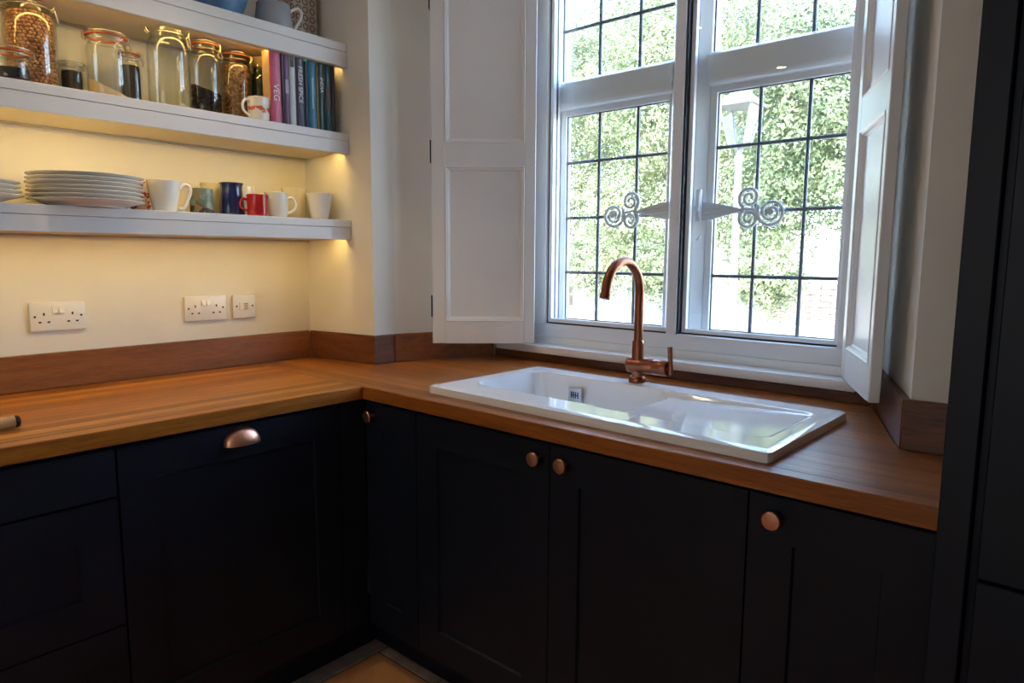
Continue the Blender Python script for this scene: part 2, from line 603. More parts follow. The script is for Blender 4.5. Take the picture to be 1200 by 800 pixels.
# ------------------------------------------------------------------ worktops
wl = thing('worktop', 'orange-toned wooden worktop running under the open shelves', 'worktop', (.4, 1.7, ZC))
ys = [1.694 + i*(2.338-1.694)/16 for i in range(17)]
for a, c in zip(ys, ys[1:]):
    box(-.26, 1.2485, a, c-.0003, .88, ZC).build('stave', 'woodx', wl, bevel=.0018 if a < 1.7 else .0004, seg=1)
wr = thing('worktop', 'reddish wooden worktop holding the white sink below the window', 'worktop', (1.27, 1.0, ZC))
xs = [1.2495, 1.29, 1.331, 1.372, 1.413, 1.454, 1.4805, 1.5365, 1.592, 1.6285, 1.69, 1.735, 1.78, 1.823, 1.866, 1.909, 1.95, 1.985, 2.0175]
def y_hi(x):
    P = [(1.2, 2.338), (1.4805, 2.338), (1.5365, 2.001), (1.6285, 1.996), (2.02, 1.844)]
    for (a, ya), (c, yc) in zip(P, P[1:]):
        if x <= c+1e-6:
            return ya+(yc-ya)*(x-a)/(c-a)
    return P[-1][1]
def y_lo(x):
    return .158 if x <= 1.5921 else .2985+(x-1.592)*(.4465-.297)/(2.015-1.592)
for a, c in zip(xs, xs[1:]):
    c2 = c-.0003
    spans = [((y_lo(a+1e-5), y_lo(c)), (y_hi(a+1e-5), y_hi(c)))]
    if a >= 1.33 and c <= 1.781:
        spans = [(spans[0][0], (.505, .505)), ((1.425, 1.425), spans[0][1])]
    for lo, hi in spans:
        MB().prism([(a, lo[0]), (c2, lo[1]), (c2, hi[1]), (a, hi[0])], .88, ZC).build('stave', 'woody', wr, bevel=.0018 if a < 1.26 else .0004, seg=1)

# ------------------------------------------------------------------ base cabinets
def shaker(bm_, u0, u1, z0, z1, face, axis, st=.085, rl=.09, T=.02, rec=.008):
    """door with a recessed panel; face is the front plane, body goes to face+T along axis (0: faces -x, 1: faces -y)"""
    def add(u, v, z, w, f0, f1):
        if axis == 0:
            bm_.box(f0, f1, u, v, z, w)
        else:
            bm_.box(u, v, f0, f1, z, w)
    def ring(a0, a1, c0, c1, f):
        return [((f, a, c) if axis == 0 else (a, f, c)) for a, c in ((a0, c0), (a1, c0), (a1, c1), (a0, c1))]
    o = ring(u0, u1, z0, z1, face)
    i1 = ring(u0+st, u1-st, z0+rl, z1-rl, face)
    i2 = ring(u0+st+.003, u1-st-.003, z0+rl+.003, z1-rl-.003, face+rec)
    bk = ring(u0, u1, z0, z1, face+T)
    vs = o+i1+i2+bk
    fs = [(8, 9, 10, 11), (12, 13, 14, 15)]
    for k in range(4):
        l = (k+1) % 4
        fs += [(k, l, 4+l, 4+k), (4+k, 4+l, 8+l, 8+k), (k, l, 12+l, 12+k)]
    bm_.add(vs, fs)
    return bm_

def carcass(u0, u1, axis, f, deep, z0=.13, z1=.878, t=.018):
    m = MB()
    def bx(a0, a1, d0, d1, c0, c1):
        if axis == 0:
            m.box(d0, d1, a0, a1, c0, c1)
        else:
            m.box(a0, a1, d0, d1, c0, c1)
    bx(u0, u0+t, f, deep, z0, z1)
    bx(u1-t, u1, f, deep, z0, z1)
    bx(u0+t, u1-t, f, deep, z0, z0+t)
    bx(u0+t, u1-t, deep-t, deep, z0+t, z1)
    return m

def knob(loc, parent, axis=0):
    x, y, z = loc
    prof = [(0, 0), (.0055, 0), (.0055, -.017), (.0075, -.021), (.0165, -.0235), (.0185, -.026), (.0185, -.029), (.0165, -.0315), (.008, -.0325), (0, -.033)]
    m = MB().lathe([(r, h+x) for r, h in prof], 32, (0, y, z), 0)
    o = m.build('knob', 'coppershine', parent, smooth=40)
    o['label'] = 'small round copper knob'
    return o

def cup_pull(cx, y, zt, parent, w=.100, h=.046, dep=.030):
    m = MB()
    nu, nv = 24, 10
    def shell(k):
        g = []
        for i in range(nu+1):
            u = PI*i/nu
            row = []
            for j in range(nv+1):
                v = PI/2*j/nv
                row.append((cx-(w/2-k)*math.cos(u), y-(dep-k)*math.sin(v)*math.sin(u)**.7, zt-h+(h-k)*math.sin(u)**.8*math.cos(v)))
            g.append(row)
        return g
    A, B = shell(0), shell(.002)
    vs = [p for r in A for p in r] + [p for r in B for p in r]
    n = (nu+1)*(nv+1)
    fs = []
    for i in range(nu):
        for j in range(nv):
            a = i*(nv+1)+j
            fs.append((a, a+nv+1, a+nv+2, a+1))
            fs.append((n+a, n+a+1, n+a+nv+2, n+a+nv+1))
        for j in (0, nv):
            a = i*(nv+1)+j
            fs.append((a, a+nv+1, n+a+nv+1, n+a))
    m.add(vs, fs)
    o = m.build('cup_handle', 'coppershine', parent, smooth=60)
    o['label'] = 'polished copper cup handle'
    return o

YF, XF = 1.714, 1.27
DT = .020
# drawers
cdw = thing('drawer_cabinet', 'dark navy drawer unit at the left end of the run', 'cabinet', (.31, YF, 0))
carcass(-.243, .557, 1, YF+DT+.001, 2.33).build('carcass', 'navy', cdw)
box(-.241, .555, YF, YF+DT, .752, .868).build('drawer', 'navy', cdw, bevel=.001, seg=1)
for z0, z1 in ((.434, .747), (.134, .429)):
    shaker(MB(), -.241, .555, z0, z1, YF, 1).build('drawer', 'navy', cdw, smooth=0)
# dishwasher-wide door
cdl = thing('base_cabinet', 'wide navy cabinet with a copper cup handle under the shelves', 'cabinet', (.868, YF, 0))
carcass(.559, 1.177, 1, YF+DT+.001, 2.33).build('carcass', 'navy', cdl)
dr = shaker(MB(), .5605, 1.1755, .134, .868, YF, 1).build('door', 'navy', cdl, smooth=0)
cup_pull(.865, YF, .862, dr)
cf = thing('corner_filler', 'narrow navy filler strip in the inner corner of the units', 'filler panel', (1.22, YF, 0))
box(1.1785, 1.2665, YF+.001, YF+.019, .134, .868).build('panel', 'navy', cf)
# right run
def unit(y0, y1, label, doors):
    t = thing('base_cabinet', label, 'cabinet', (XF, (y0+y1)/2, 0))
    carcass(y0, y1, 0, XF+DT+.001, 1.99 if .4 < y0 < 1.4 else (1.47 if y0 > 1.4 else 1.58)).build('carcass', 'navy', t)
    for a, c, kn in doors:
        d = shaker(MB(), a, c, .134, .868, XF, 0, st=.085 if c-a > .3 else .07).build('door', 'navy', t, smooth=0)
        if kn is not None:
            knob((XF, kn, .829), d)
    return t
unit(1.4725, 1.708, 'narrow navy corner cabinet with one copper knob', [(1.4735, 1.708, 1.668)])
unit(.4885, 1.4705, 'navy double-door cabinet under the white sink', [(.9815, 1.4695, 1.012), (.4895, .9785, .930)])
unit(.160, .4865, 'navy cabinet between the sink unit and tall cabinet', [(.162, .4855, .433)])
pl = thing('plinth', 'navy plinth board along the foot of the shelf-side units', 'plinth', (.7, 1.80, 0))
box(-.243, 1.3595, 1.80, 1.818, 0, .128).build('board', 'navy', pl)
pl = thing('plinth', 'navy plinth board along the foot of the sink-side units', 'plinth', (1.36, 1.0, 0))
box(1.36, 1.378, .155, 1.799, 0, .128).build('board', 'navy', pl)

# tall cabinet
tc_ = thing('tall_cabinet', 'tall dark navy cabinet at the end of the worktop', 'cabinet', (1.12, -.2, 0))
box(1.117, 1.618, .113, .152, 0, 2.35).build('side_panel', 'navy', tc_, bevel=.001, seg=1)
box(1.117, 1.618, -.54, -.502, 0, 2.35).build('side_panel', 'navy', tc_, bevel=.001, seg=1)
box(1.145, 1.60, -.50, .111, .1, 2.35).build('carcass', 'navy', tc_)
box(1.118, 1.143, -.498, .100, .872, 2.345).build('door', 'navy', tc_, bevel=.0015, seg=1)
box(1.118, 1.143, -.498, .100, .105, .866).build('door', 'navy', tc_, bevel=.0015, seg=1)

# ------------------------------------------------------------------ sink and tap
SL, SD, SH = 1.012, .497, .024
sk = thing('kitchen_sink', 'white ceramic inset sink with bowl and drainer', 'sink', (1.557, .963, ZC+.0005), rz=-.022, local=True)
def smooth01(t):
    t = max(0., min(1., t))
    return t*t*(3-2*t)
def rrect_sd(u, v, u0, u1, v0, v1, r):
    cu, cv = (u0+u1)/2, (v0+v1)/2
    qx, qy = abs(u-cu)-(u1-u0)/2+r, abs(v-cv)-(v1-v0)/2+r
    return math.hypot(max(qx, 0), max(qy, 0))+min(max(qx, qy), 0)-r
def grid(lo, hi, step, dense):
    s = set()
    n = int(round((hi-lo)/step))
    for i in range(n+1):
        s.add(round(lo+(hi-lo)*i/n, 5))
    for d0 in dense:
        for k in range(-8, 9):
            q = d0+k*.003
            if lo < q < hi:
                s.add(round(q, 5))
    q = sorted(s)
    out = [q[0]]
    for a in q[1:]:
        if a-out[-1] > .0016:
            out.append(a)
    out[-1] = hi
    return out
# local axes: x = back (towards window), y = left
BU = (-.140, .158)      # bowl in x
BV = (-.068, .425)      # bowl in y (plain v up to step to drainer)
DU, DV = (-.150, .158), (-.462, -.03)
gx = grid(-SD/2, SD/2, .012, (BU[0], BU[1], DU[0]))
gy = grid(-SL/2, SL/2, .014, (BV[0], BV[1], DV[0], DV[1]))
def sink_h(x, y):
    h = SH
    d2_ = rrect_sd(x, y, BU[0], BU[1], BV[0], BV[1], .045)
    # the drainer is a ramp: level with the rim at its far end, lowest at the bowl
    ramp = .004+.014*max(0., min(1., (y-DV[0])/(BV[0]+.03-DV[0])))
    d = rrect_sd(x, y, DU[0], DU[1], DV[0], BV[0]+.10, .03)
    floor_ = h-ramp*smooth01((.003-d)/.012)*smooth01((BV[0]+.06-y)/.06)
    w = smooth01((.003-d2_)/.016)
    h = floor_*(1-w)+(SH-.175)*w
    # small lip where the drainer drops into the bowl keeps a soft edge
    do = rrect_sd(x, y, -SD/2, SD/2, -SL/2, SL/2, .02)
    h -= .0035*smooth01((do+.005)/.005)
    return h
m = MB()
nx, ny = len(gx), len(gy)
vs = []
for x in gx:
    for y in gy:
        # round the plan corners
        px_, py_ = x, y
        R_ = .014
        ex, ey = abs(x)-(SD/2-R_), abs(y)-(SL/2-R_)
        if ex > 0 and ey > 0:
            k = max(ex, ey)/math.hypot(ex, ey)
            px_ = math.copysign(SD/2-R_+ex*k, x)
            py_ = math.copysign(SL/2-R_+ey*k, y)
        vs.append((px_, py_, sink_h(x, y)))
fs = [(i*ny+j, (i+1)*ny+j, (i+1)*ny+j+1, i*ny+j+1) for i in range(nx-1) for j in range(ny-1)]
edge = [i*ny for i in range(nx)] + [(nx-1)*ny+j for j in range(1, ny)] + [i*ny+ny-1 for i in range(nx-2, -1, -1)] + [j for j in range(ny-2, 0, -1)]
base = len(vs)
for e in edge:
    vs.append((vs[e][0], vs[e][1], 0))
for k in range(len(edge)):
    l = (k+1) % len(edge)
    fs.append((edge[k], base+k, base+l, edge[l]))
m.add(vs, fs)
m.build('basin', 'ceramic', sk, smooth=38)
# overflow on the back wall of the bowl, drain in the bottom
ov = MB().box(.138, .143, .232, .282, -.052, -.008).build('overflow_plate', 'steel', sk, bevel=.002)
ov['label'] = 'square chrome overflow cover with dark slots'
m = MB()
for k in range(4):
    m.box(.1372, .1382, .2425+k*.0085, .2465+k*.0085, -.040, -.020)
m.box(.1372, .1382, .2465, .2695, -.032, -.029)
m.build('overflow_slot', 'slot', ov)
MB().lathe([(0, -.1395), (.030, -.1395), (.042, -.1405), (.043, -.1425), (0, -.1425)], 32, (.01, .17, 0)).build('drain', 'steel', sk)

tp = thing('mixer_tap', 'tall copper mixer tap with swan-neck spout behind the sink bowl', 'tap', (1.775, 1.040, ZC+SH+.0005), local=True)
MB().lathe([(0, 0), (.025, 0), (.0255, .002), (.0255, .014), (.0235, .0165), (.0165, .0165), (.0165, .05), (0, .05)], 36).build('base', 'copper', tp, smooth=40)
MB().lathe([(0, .031), (.021, .031), (.0235, .0285), (.0235, -.055), (.0228, -.056), (.0228, -.058), (.0235, -.059), (.0235, -.098), (.021, -.101), (0, -.101)], 36, (0, 0, .052), 1).build('body', 'copper', tp, smooth=40)
m = MB()
m.lathe([(0, .06), (.0175, .06), (.0175, .106), (.0172, .108), (.0172, .112), (.0175, .114), (.0175, .122), (.0145, .128), (0, .128)], 32)
pts, R_ = [(0, 0, .12)], .091
zc = 1.320-.0135-R_-(ZC+SH)
for k in range(9):
    pts.append((0, 0, .12+(zc-.12)*(k+1)/9))
for k in range(1, 25):
    a = math.radians(168)*k/24
    pts.append((-R_+R_*math.cos(a), 0, zc+R_*math.sin(a)))
a = math.radians(168)
e = pts[-1]
for k in (1, 2):
    pts.append((e[0]-math.sin(a)*.012*k*1.0, 0, e[2]+math.cos(a)*.012*k))
m.tube(pts, .0135, 20)
m.tube([(pts[-1][0]+.001, 0, pts[-1][2]+.006), (pts[-1][0]-.0025, 0, pts[-1][2]-.007)], .0150, 20)
m.build('spout', 'copper', tp, smooth=40)
m = MB()
m.tube([(0, -.1005, .052), (0, -.112, .052)], .009, 16)
m.tube([(.0, -.112, .036), (0.0, -.109, .066), (.001, -.1055, .116)], .0072, 16)
m.build('lever', 'copper', tp, smooth=40)

# ------------------------------------------------------------------ window
wd = bpy.data.objects.new('window_1', None)
C.objects.link(wd)
wd.location = (2.1, 1.1, .983)
ORG[wd.name] = (2.1, 1.1, .983)
struct(wd, 'white timber mullioned window with leaded lights over the sink', 'window')
ZT = 2.43
MB().prism([(1.998, .489), (1.998, 1.822), (2.079, 1.80), (2.079, .50)], .9535, .983).build('sill', 'sash', wd, bevel=.004)
# inner (secondary) frame
m = MB()
m.box(2.079, 2.16, .46, 1.80, .953, 1.009)
m.box(2.086, 2.16, .46, 1.80, 1.009, 1.060)
m.box(2.079, 2.16, 1.637, 1.80, 1.060, ZT)
m.box(2.079, 2.16, .46, .566, 1.060, ZT)
m.box(2.079, 2.16, .566, 1.637, ZT-.07, ZT)
m.build('outer_frame', 'sash', wd, bevel=.0025)
m = MB()
m.box(2.094, 2.14, 1.6315, 1.6368, 1.0602, ZT-.071)
m.box(2.094, 2.14, 1.078, 1.6315, 1.0602, 1.0655)
m.box(2.098, 2.14, 1.0765, 1.083, 1.0655, ZT-.071)
m.box(2.118, 2.14, .5665, 1.0765, 1.0602, 1.0645)
m.build('gasket', 'gasket', wd)
m = MB()
m.box(2.092, 2.112, 1.618, 1.6315, 1.0655, ZT-.071)
m.box(2.092, 2.112, 1.0835, 1.119, 1.052, ZT-.071)
m.box(2.092, 2.112, 1.119, 1.618, 1.0655, 1.0805)
m.box(2.092, 2.112, 1.119, 1.618, ZT-.088, ZT-.071)
sp1 = m.build('sliding_sash', 'sash', wd, bevel=.0015, seg=1)
box(2.101, 2.104, 1.119, 1.618, 1.0805, ZT-.088).build('pane', 'glass', sp1, smooth=0)
m = MB()
m.box(2.118, 2.136, 1.06, 1.075, 1.0648, ZT-.071)
m.box(2.118, 2.136, .567, .586, 1.0648, ZT-.071)
m.box(2.118, 2.136, .586, 1.06, 1.0648, 1.0785)
m.box(2.118, 2.136, .586, 1.06, ZT-.088, ZT-.071)
sp2 = m.build('sliding_sash', 'sash', wd, bevel=.0015, seg=1)
box(2.126, 2.129, .586, 1.06, 1.0785, ZT-.088).build('pane', 'glass', sp2, smooth=0)
# original window behind
XG = 2.212
m = MB()
m.box(2.165, 2.26, 1.662, 1.80, .953, ZT)
m.box(2.165, 2.26, .46, .560, .953, ZT)
m.box(2.165, 2.26, .560, 1.662, .953, 1.045)
m.box(2.165, 2.26, .560, 1.662, ZT-.05, ZT)
m.build('main_frame', 'sash', wd, bevel=.003)
mu = MB().prism([(2.165, 1.072), (2.165, 1.16), (2.178, 1.170), (2.26, 1.170), (2.26, 1.040), (2.195, 1.040), (2.178, 1.062)], 1.045, ZT-.05).build('mullion', 'sash', wd, bevel=.002)
for y0, y1 in ((1.170, 1.662), (.560, 1.040)):
    # profile in (z, x): chamfered transom
    MB().prism_axis([(1.902, 2.165), (1.975, 2.165), (1.99, 2.19), (1.99, 2.255), (1.872, 2.255), (1.884, 2.178)], y0, y1, 1).build('transom', 'sash', wd, bevel=.002)
# (z,x) order for axis 1 is (w,a,u): x=w, z=u
def light_(y0, y1, z0, z1, cols, rows, casement):
    if casement:
        k = .024
        m = MB()
        m.box(2.198, 2.232, y0, y0+k, z0, z1)
        m.box(2.198, 2.232, y1-k, y1, z0, z1)
        m.box(2.198, 2.232, y0+k, y1-k, z0, z0+k)
        m.box(2.198, 2.232, y0+k, y1-k, z1-k, z1)
        m.build('casement', 'sash', wd, bevel=.002, seg=1)
        y0, y1, z0, z1 = y0+k, y1-k, z0+k, z1-k
    ye = [y0]+list(cols)+[y1]
    ze = [z0]+list(rows)+[z1]
    w = .0058
    for a, c in zip(ye, ye[1:]):
        for p, q in zip(ze, ze[1:]):
            g = .0035
            o = box(XG-.0015+random.uniform(-.0006, .0006), XG+.0015, a+g, c-g, p+g, q-g).build('pane', 'glass', wd, smooth=0)
    for y in cols:
        MB().prism_axis([(XG-.002, y-w), (XG-.0055, y-w*.5), (XG-.0055, y+w*.5), (XG-.002, y+w), (XG+.004, y+w), (XG+.004, y-w)], z0, z1, 2).build('lead_came', 'lead', wd)
    for z in rows:
        MB().prism_axis([(z-w, XG-.0025), (z-w*.5, XG-.0062), (z+w*.5, XG-.0062), (z+w, XG-.0025), (z+w, XG+.0045), (z-w, XG+.0045)], y0, y1, 1).build('lead_came', 'lead', wd)
    # border came
    m = MB()
    for (a, c, p, q) in ((y0, y0+.004, z0, z1), (y1-.004, y1, z0, z1), (y0, y1, z0, z0+.004), (y0, y1, z1-.004, z1)):
        m.box(XG-.004, XG+.003, a, c, p, q)
    m.build('lead_came', 'lead', wd)
light_(1.170, 1.660, 1.046, 1.884, (1.322, 1.487), (1.257, 1.470, 1.683), True)
light_(.560, 1.040, 1.046, 1.884, (.722, .875), (1.257, 1.470, 1.683), True)
light_(1.170, 1.662, 1.990, ZT-.05, (1.322, 1.493), (2.181,), False)
light_(.560, 1.040, 1.990, ZT-.05, (.724, .895), (2.181,), False)

def spiral(cx, cz, r, turns, start, sgn, n=44, r1=.18):
    out = []
    for k in range(n+1):
        t = k/n
        a = start+sgn*2*PI*turns*t
        q = r*(1-(1-r1)*t)
        out.append((cx+q*math.cos(a), cz+q*math.sin(a)))
    return out
def stay(y0, z0, sg, k):
    """curly casement fastener in the plane of the window; sg=+1 runs to +y"""
    m = MB()
    def P(u, w, x=2.186):
        return (x, y0+sg*u*k, z0+w*k)
    # tapering strap
    prof = [(-.012, -.031), (.02, -.030), (.06, -.020), (.116, -.008), (.116, .005), (.06, .018), (.02, .027), (-.012, .029)]
    vs = [P(u, w, 2.183) for u, w in prof]+[P(u, w, 2.190) for u, w in prof]
    n = len(prof)
    m.add(vs, [tuple(range(n)), tuple(range(n, 2*n))[::-1]]+[(i, (i+1) % n, n+(i+1) % n, n+i) for i in range(n)])
    m.tube([P(.0, .010, 2.181), P(.06, .008, 2.181), (P(.115, .0, 2.184))], .003, 8)
    m.tube([P(.0, -.010, 2.181), P(.06, -.010, 2.181), (P(.115, -.003, 2.184))], .003, 8)
    for c, r, st, sn, tn in (((.150, .036), .036, math.radians(-120), -1, 1.75), ((.150, -.030), .034, math.radians(120), 1, 1.65), ((.222, -.012), .046, math.radians(150), 1, 2.2)):
        m.tube([P(u, w) for u, w in spiral(c[0], c[1], r, tn, st, sn, r1=.2)], [.0062*(1-.25*i/44) for i in range(45)], 8)
    m.tube([P(.113, -.002), P(.14, .002), P(.165, -.002), P(.185, -.006)], .005, 8)
    m.tube([P(.222, -.012, 2.190), P(.222, -.012, 2.178)], .010, 12)
    o = m.build('casement_fastener', 'iron', wd, smooth=40)
    o['label'] = 'grey iron fastener with curled ends'
    return o
stay(1.178, 1.484, 1, 1.0)
fo = stay(1.036, 1.475, -1, 1.0)
m = MB()
m.box(2.160, 2.166, 1.042, 1.060, 1.44, 1.545)
m.tube([(2.158, 1.047, 1.455), (2.152, 1.047, 1.50), (2.158, 1.047, 1.545)], .0045, 8)
m.tube([(2.16, 1.052, 1.478), (2.146, 1.052, 1.482)], .009, 12)
m.build('latch_plate', 'iron', fo, smooth=40)
m = MB()
m.tube([(2.163, 1.048, 1.385), (2.150, 1.046, 1.378), (2.148, 1.038, 1.384), (2.150, 1.034, 1.392)], .0028, 8)
m.build('hook', 'sash', wd)

# ------------------------------------------------------------------ shutters
def shutter(p0, p1, label, T=.028, hinge=True, mirror=False):
    """leaf from p0 (s=0) to p1; front face is the side seen from the room"""
    dx, dy = p1[0]-p0[0], p1[1]-p0[1]
    Wd = math.hypot(dx, dy)
    t = thing('window_shutter', label, 'shutter', (p0[0], p0[1], .992), rz=math.atan2(dy, dx), local=True)
    sg = -1          # front face looks to -y of the leaf
    def B(m, s0, s1, d0, d1, z0, z1):
        ya, yb = sorted((-sg*d0, -sg*d1))
        return m.box(s0, s1, ya, yb, z0, z1)
    H = ZT-.015-.992
    l, r = (.050, Wd-.041) if not mirror else (.046, Wd-.028)
    zs = [(0, .083), (.655, .737), (H-.09, H)]
    B(MB(), 0, l, 0, T, 0, H).build('stile', 'white', t, bevel=.002, seg=1)
    B(MB(), r, Wd, 0, T, 0, H).build('stile', 'white', t, bevel=.002, seg=1)
    for a, c in zs:
        B(MB(), l, r, .0003, T, a, c).build('rail', 'white', t)
    for (a, c) in ((zs[0][1], zs[1][0]), (zs[1][1], zs[2][0])):
        B(MB(), l, r, .013, T-.004, a, c).build('panel', 'white', t)
        # stepped moulding ring
        m = MB()
        def ring(s0, s1, z0, z1, d):
            return [(q, -sg*d, w) for q, w in ((s0, z0), (s1, z0), (s1, z1), (s0, z1))]
        steps = [(0, .0), (.003, -.002), (.006, .002), (.010, .003), (.013, .009), (.018, .0128)]
        rg = [ring(l+k, r-k, a+k, c-k, d) for k, d in steps]
        vs = [p for q in rg for p in q]
        fs = []
        for i in range(len(rg)-1):
            for k in range(4):
                n_ = (k+1) % 4
                fs.append((i*4+k, i*4+n_, (i+1)*4+n_, (i+1)*4+k))
        m.add(vs, fs)
        m.build('moulding', 'white', t, smooth=0)
    if hinge:
        for zc_ in (.141, .705, 1.24):
            B(MB(), -.004, .0005, -.003, .024, zc_-.04, zc_+.04).build('hinge', 'hinge', t)['label'] = 'black iron butt hinge'
    return t, Wd, H
sh, Wd, H = shutter((1.72, 1.891), (1.984, 1.612), 'white panelled shutter folded open at the pilaster side of the window')
# second leaf folded behind the first
m = MB().box(.004, Wd-.03, .036, .058, .0, H)
m.build('back_leaf', 'white', sh, bevel=.002, seg=1)
shutter((2.011, .532), (1.683, .383), 'white panelled shutter standing edge-on beside the tall navy cabinet', T=.024, hinge=False, mirror=True)

# ------------------------------------------------------------------ open shelves with strip lights
LED = emit('warm_led', (1, .73, .25), 29.0)
YS = 2.122
def wall_x(y):
    return RET0[0]+(RET1[0]-RET0[0])*(2.36-y)/(.34)
SHELF = []
for zb, zt, lab in ((1.377, 1.448, 'lowest white shelf carrying plates and mugs'), (1.686, 1.758, 'middle white shelf carrying jars and cookbooks'), (1.990, 2.072, 'topmost white shelf carrying the blue bowl')):
    t = thing('wall_shelf', lab, 'shelf', (.5, 2.36, zb))
    X0 = -.6
    zm = zb+(zt-zb)*.62
    def slab(poly, nm):
        # poly in (y,z), swept along x and cut to the skewed wall
        n = len(poly)
        vs = [(X0, y, z) for y, z in poly]+[(wall_x(y)-.002, y, z) for y, z in poly]
        return MB().add(vs, [tuple(range(n))[::-1], tuple(range(n, 2*n))]+[(i, (i+1) % n, n+(i+1) % n, n+i) for i in range(n)]).build(nm, 'shelf', t, bevel=.0012, seg=1)
    slab([(YS, zm+.001), (2.359, zm+.001), (2.359, zt), (YS, zt)], 'top_board')
    slab([(YS+.001, zb), (YS+.014, zb), (YS+.014, zm), (YS+.001, zm)], 'fascia')
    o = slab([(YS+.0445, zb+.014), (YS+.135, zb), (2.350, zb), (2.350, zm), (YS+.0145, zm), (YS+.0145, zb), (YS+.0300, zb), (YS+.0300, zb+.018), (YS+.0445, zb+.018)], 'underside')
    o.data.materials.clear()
    o.data.materials.append(M['under'])  # warm bounced light painted into the colour of the shelf's underside
    o['label'] = 'shelf underside with warm bounced light in its colour'
    box(X0, 1.494, 2.346, 2.3585, zb-.0060, zb-.0002).build('shadow_line', 'shadow_line', t)  # grey strip put in for the shade line where shelf meets wall
    m = MB().box(X0, 1.50, YS+.0305, YS+.0425, zb+.0140, zb+.0165)
    o = m.build('led_strip', LED, t, smooth=0)
    o['label'] = 'warm light strip under the shelf'

# ------------------------------------------------------------------ sockets
def socket(x0, x1, label, double):
    zc_ = 1.134
    t = thing('wall_socket', label, 'socket', ((x0+x1)/2, 2.36, zc_))
    xc = (x0+x1)/2
    box(x0, x1, 2.350, 2.3595, zc_-.043, zc_+.043).build('plate', 'plastic', t, bevel=.004)
    F = 2.3497
    m = MB()
    if double:
        for cx in (xc-.037, xc+.037):
            box(cx-.0022, cx+.0022, F-.0003, F+.0015, zc_+.004, zc_+.012).build('pin_hole', 'slot', t)
            for q in (-.0112, .0112):
                box(cx+q-.0036, cx+q+.0036, F-.0003, F+.0015, zc_-.018, zc_-.0135).build('pin_hole', 'slot', t)
        for q in (-.060, .060):
            MB().lathe([(0, F-.0003), (.0032, F-.0003), (.0032, F+.001), (0, F+.001)], 12, (xc+q, 0, zc_+.001), 1).build('screw', 'slot', t)
        for q in (-.0085, .0085):
            MB().prism_axis([(F-.0065, zc_+.010), (F-.0015, zc_+.030), (F+.001, zc_+.030), (F+.001, zc_+.010)], xc+q-.007, xc+q+.007, 0).build('rocker_switch', 'plastic', t, bevel=.001, seg=1)
    else:
        for q in (-.030, .030):
            MB().lathe([(0, F-.0003), (.0032, F-.0003), (.0032, F+.001), (0, F+.001)], 12, (xc+q, 0, zc_+.001), 1).build('screw', 'slot', t)
        box(xc-.020, xc+.014, F-.002, F+.001, zc_-.014, zc_+.016).build('rocker_switch', 'plastic', t, bevel=.001, seg=1)
        m = MB()
        for k in range(4):
            m.box(xc-.003, xc+.012, F-.0026, F-.0019, zc_-.010+k*.006, zc_-.0065+k*.006)
        m.build('print', 'copperlogo', t)
    return t
socket(.563, .709, 'white double wall socket nearest the wooden handle', True)
socket(1.007, 1.153, 'white double wall socket beside the small square switch plate', True)
socket(1.178, 1.264, 'small square white switch plate near the alcove corner', False)

# ------------------------------------------------------------------ downlights
for x, y, lab in ((.85, 1.71, 'recessed ceiling downlight nearer the window'), (-.17, 1.63, 'recessed ceiling downlight farther from the window')):
    t = thing('ceiling_downlight', lab, 'downlight', (x, y, CEIL), local=True)
    MB().lathe([(.030, -.001), (.045, -.001), (.045, -.006), (.034, -.007), (.030, -.004), (.030, -.001)], 32).build('trim_ring', 'steel', t)
    MB().lathe([(0, -.002), (.0295, -.002), (.0295, -.0005), (0, -.0005)], 24).build('bulb', emit('downlight_bulb', (1, .78, .5), 60), t)
    l = light('downlight_lamp', 'SPOT', (x, y, CEIL-.012), 16, (1, .80, .56), spot_size=math.radians(95), spot_blend=.6, shadow_soft_size=.03)
    l.parent = t
    l.location = (0, 0, -.012)

# ------------------------------------------------------------------ crockery
def z_on(level):
    return {1: 1.4485, 2: 1.7585, 3: 2.0725}[level]

def plate_mesh():
    R_ = .143
    prof = [(0, .0035), (.083, .0035), (.088, .001), (.090, 0), (.093, 0), (.094, .003), (.112, .010), (R_, .0178), (R_+.0012, .0195), (R_, .0205), (.112, .0135), (.092, .0065), (0, .0062)]
    return MB().lathe(prof, 56)
ordinal = ['topmost', 'second from the top', 'third from the top', 'fourth from the top', 'fifth from the top', 'sixth from the top', 'seventh from the top', 'lowest']
p0 = None
for (cx, cy_, n, word) in ((.688, 2.198, 7, 'tall stack beside the heart mug'), (.385, 2.19, 4, 'short stack at the shelf\'s cut-off end')):
    for k in range(n):
        lab = 'white dinner plate, %s in the %s' % (ordinal[n-1-k] if k else 'lowest', word)
        if p0 is None:
            p0 = plate_mesh().build('dinner_plate', 'china', smooth=50)
            o = p0
        else:
            o = p0.copy()
            C.objects.link(o)
        o.location = (cx+random.uniform(-.003, .003), cy_+random.uniform(-.002, .002), z_on(1)+.0115*k)
        tag(o, lab, 'plate', 'plates on the lowest shelf')

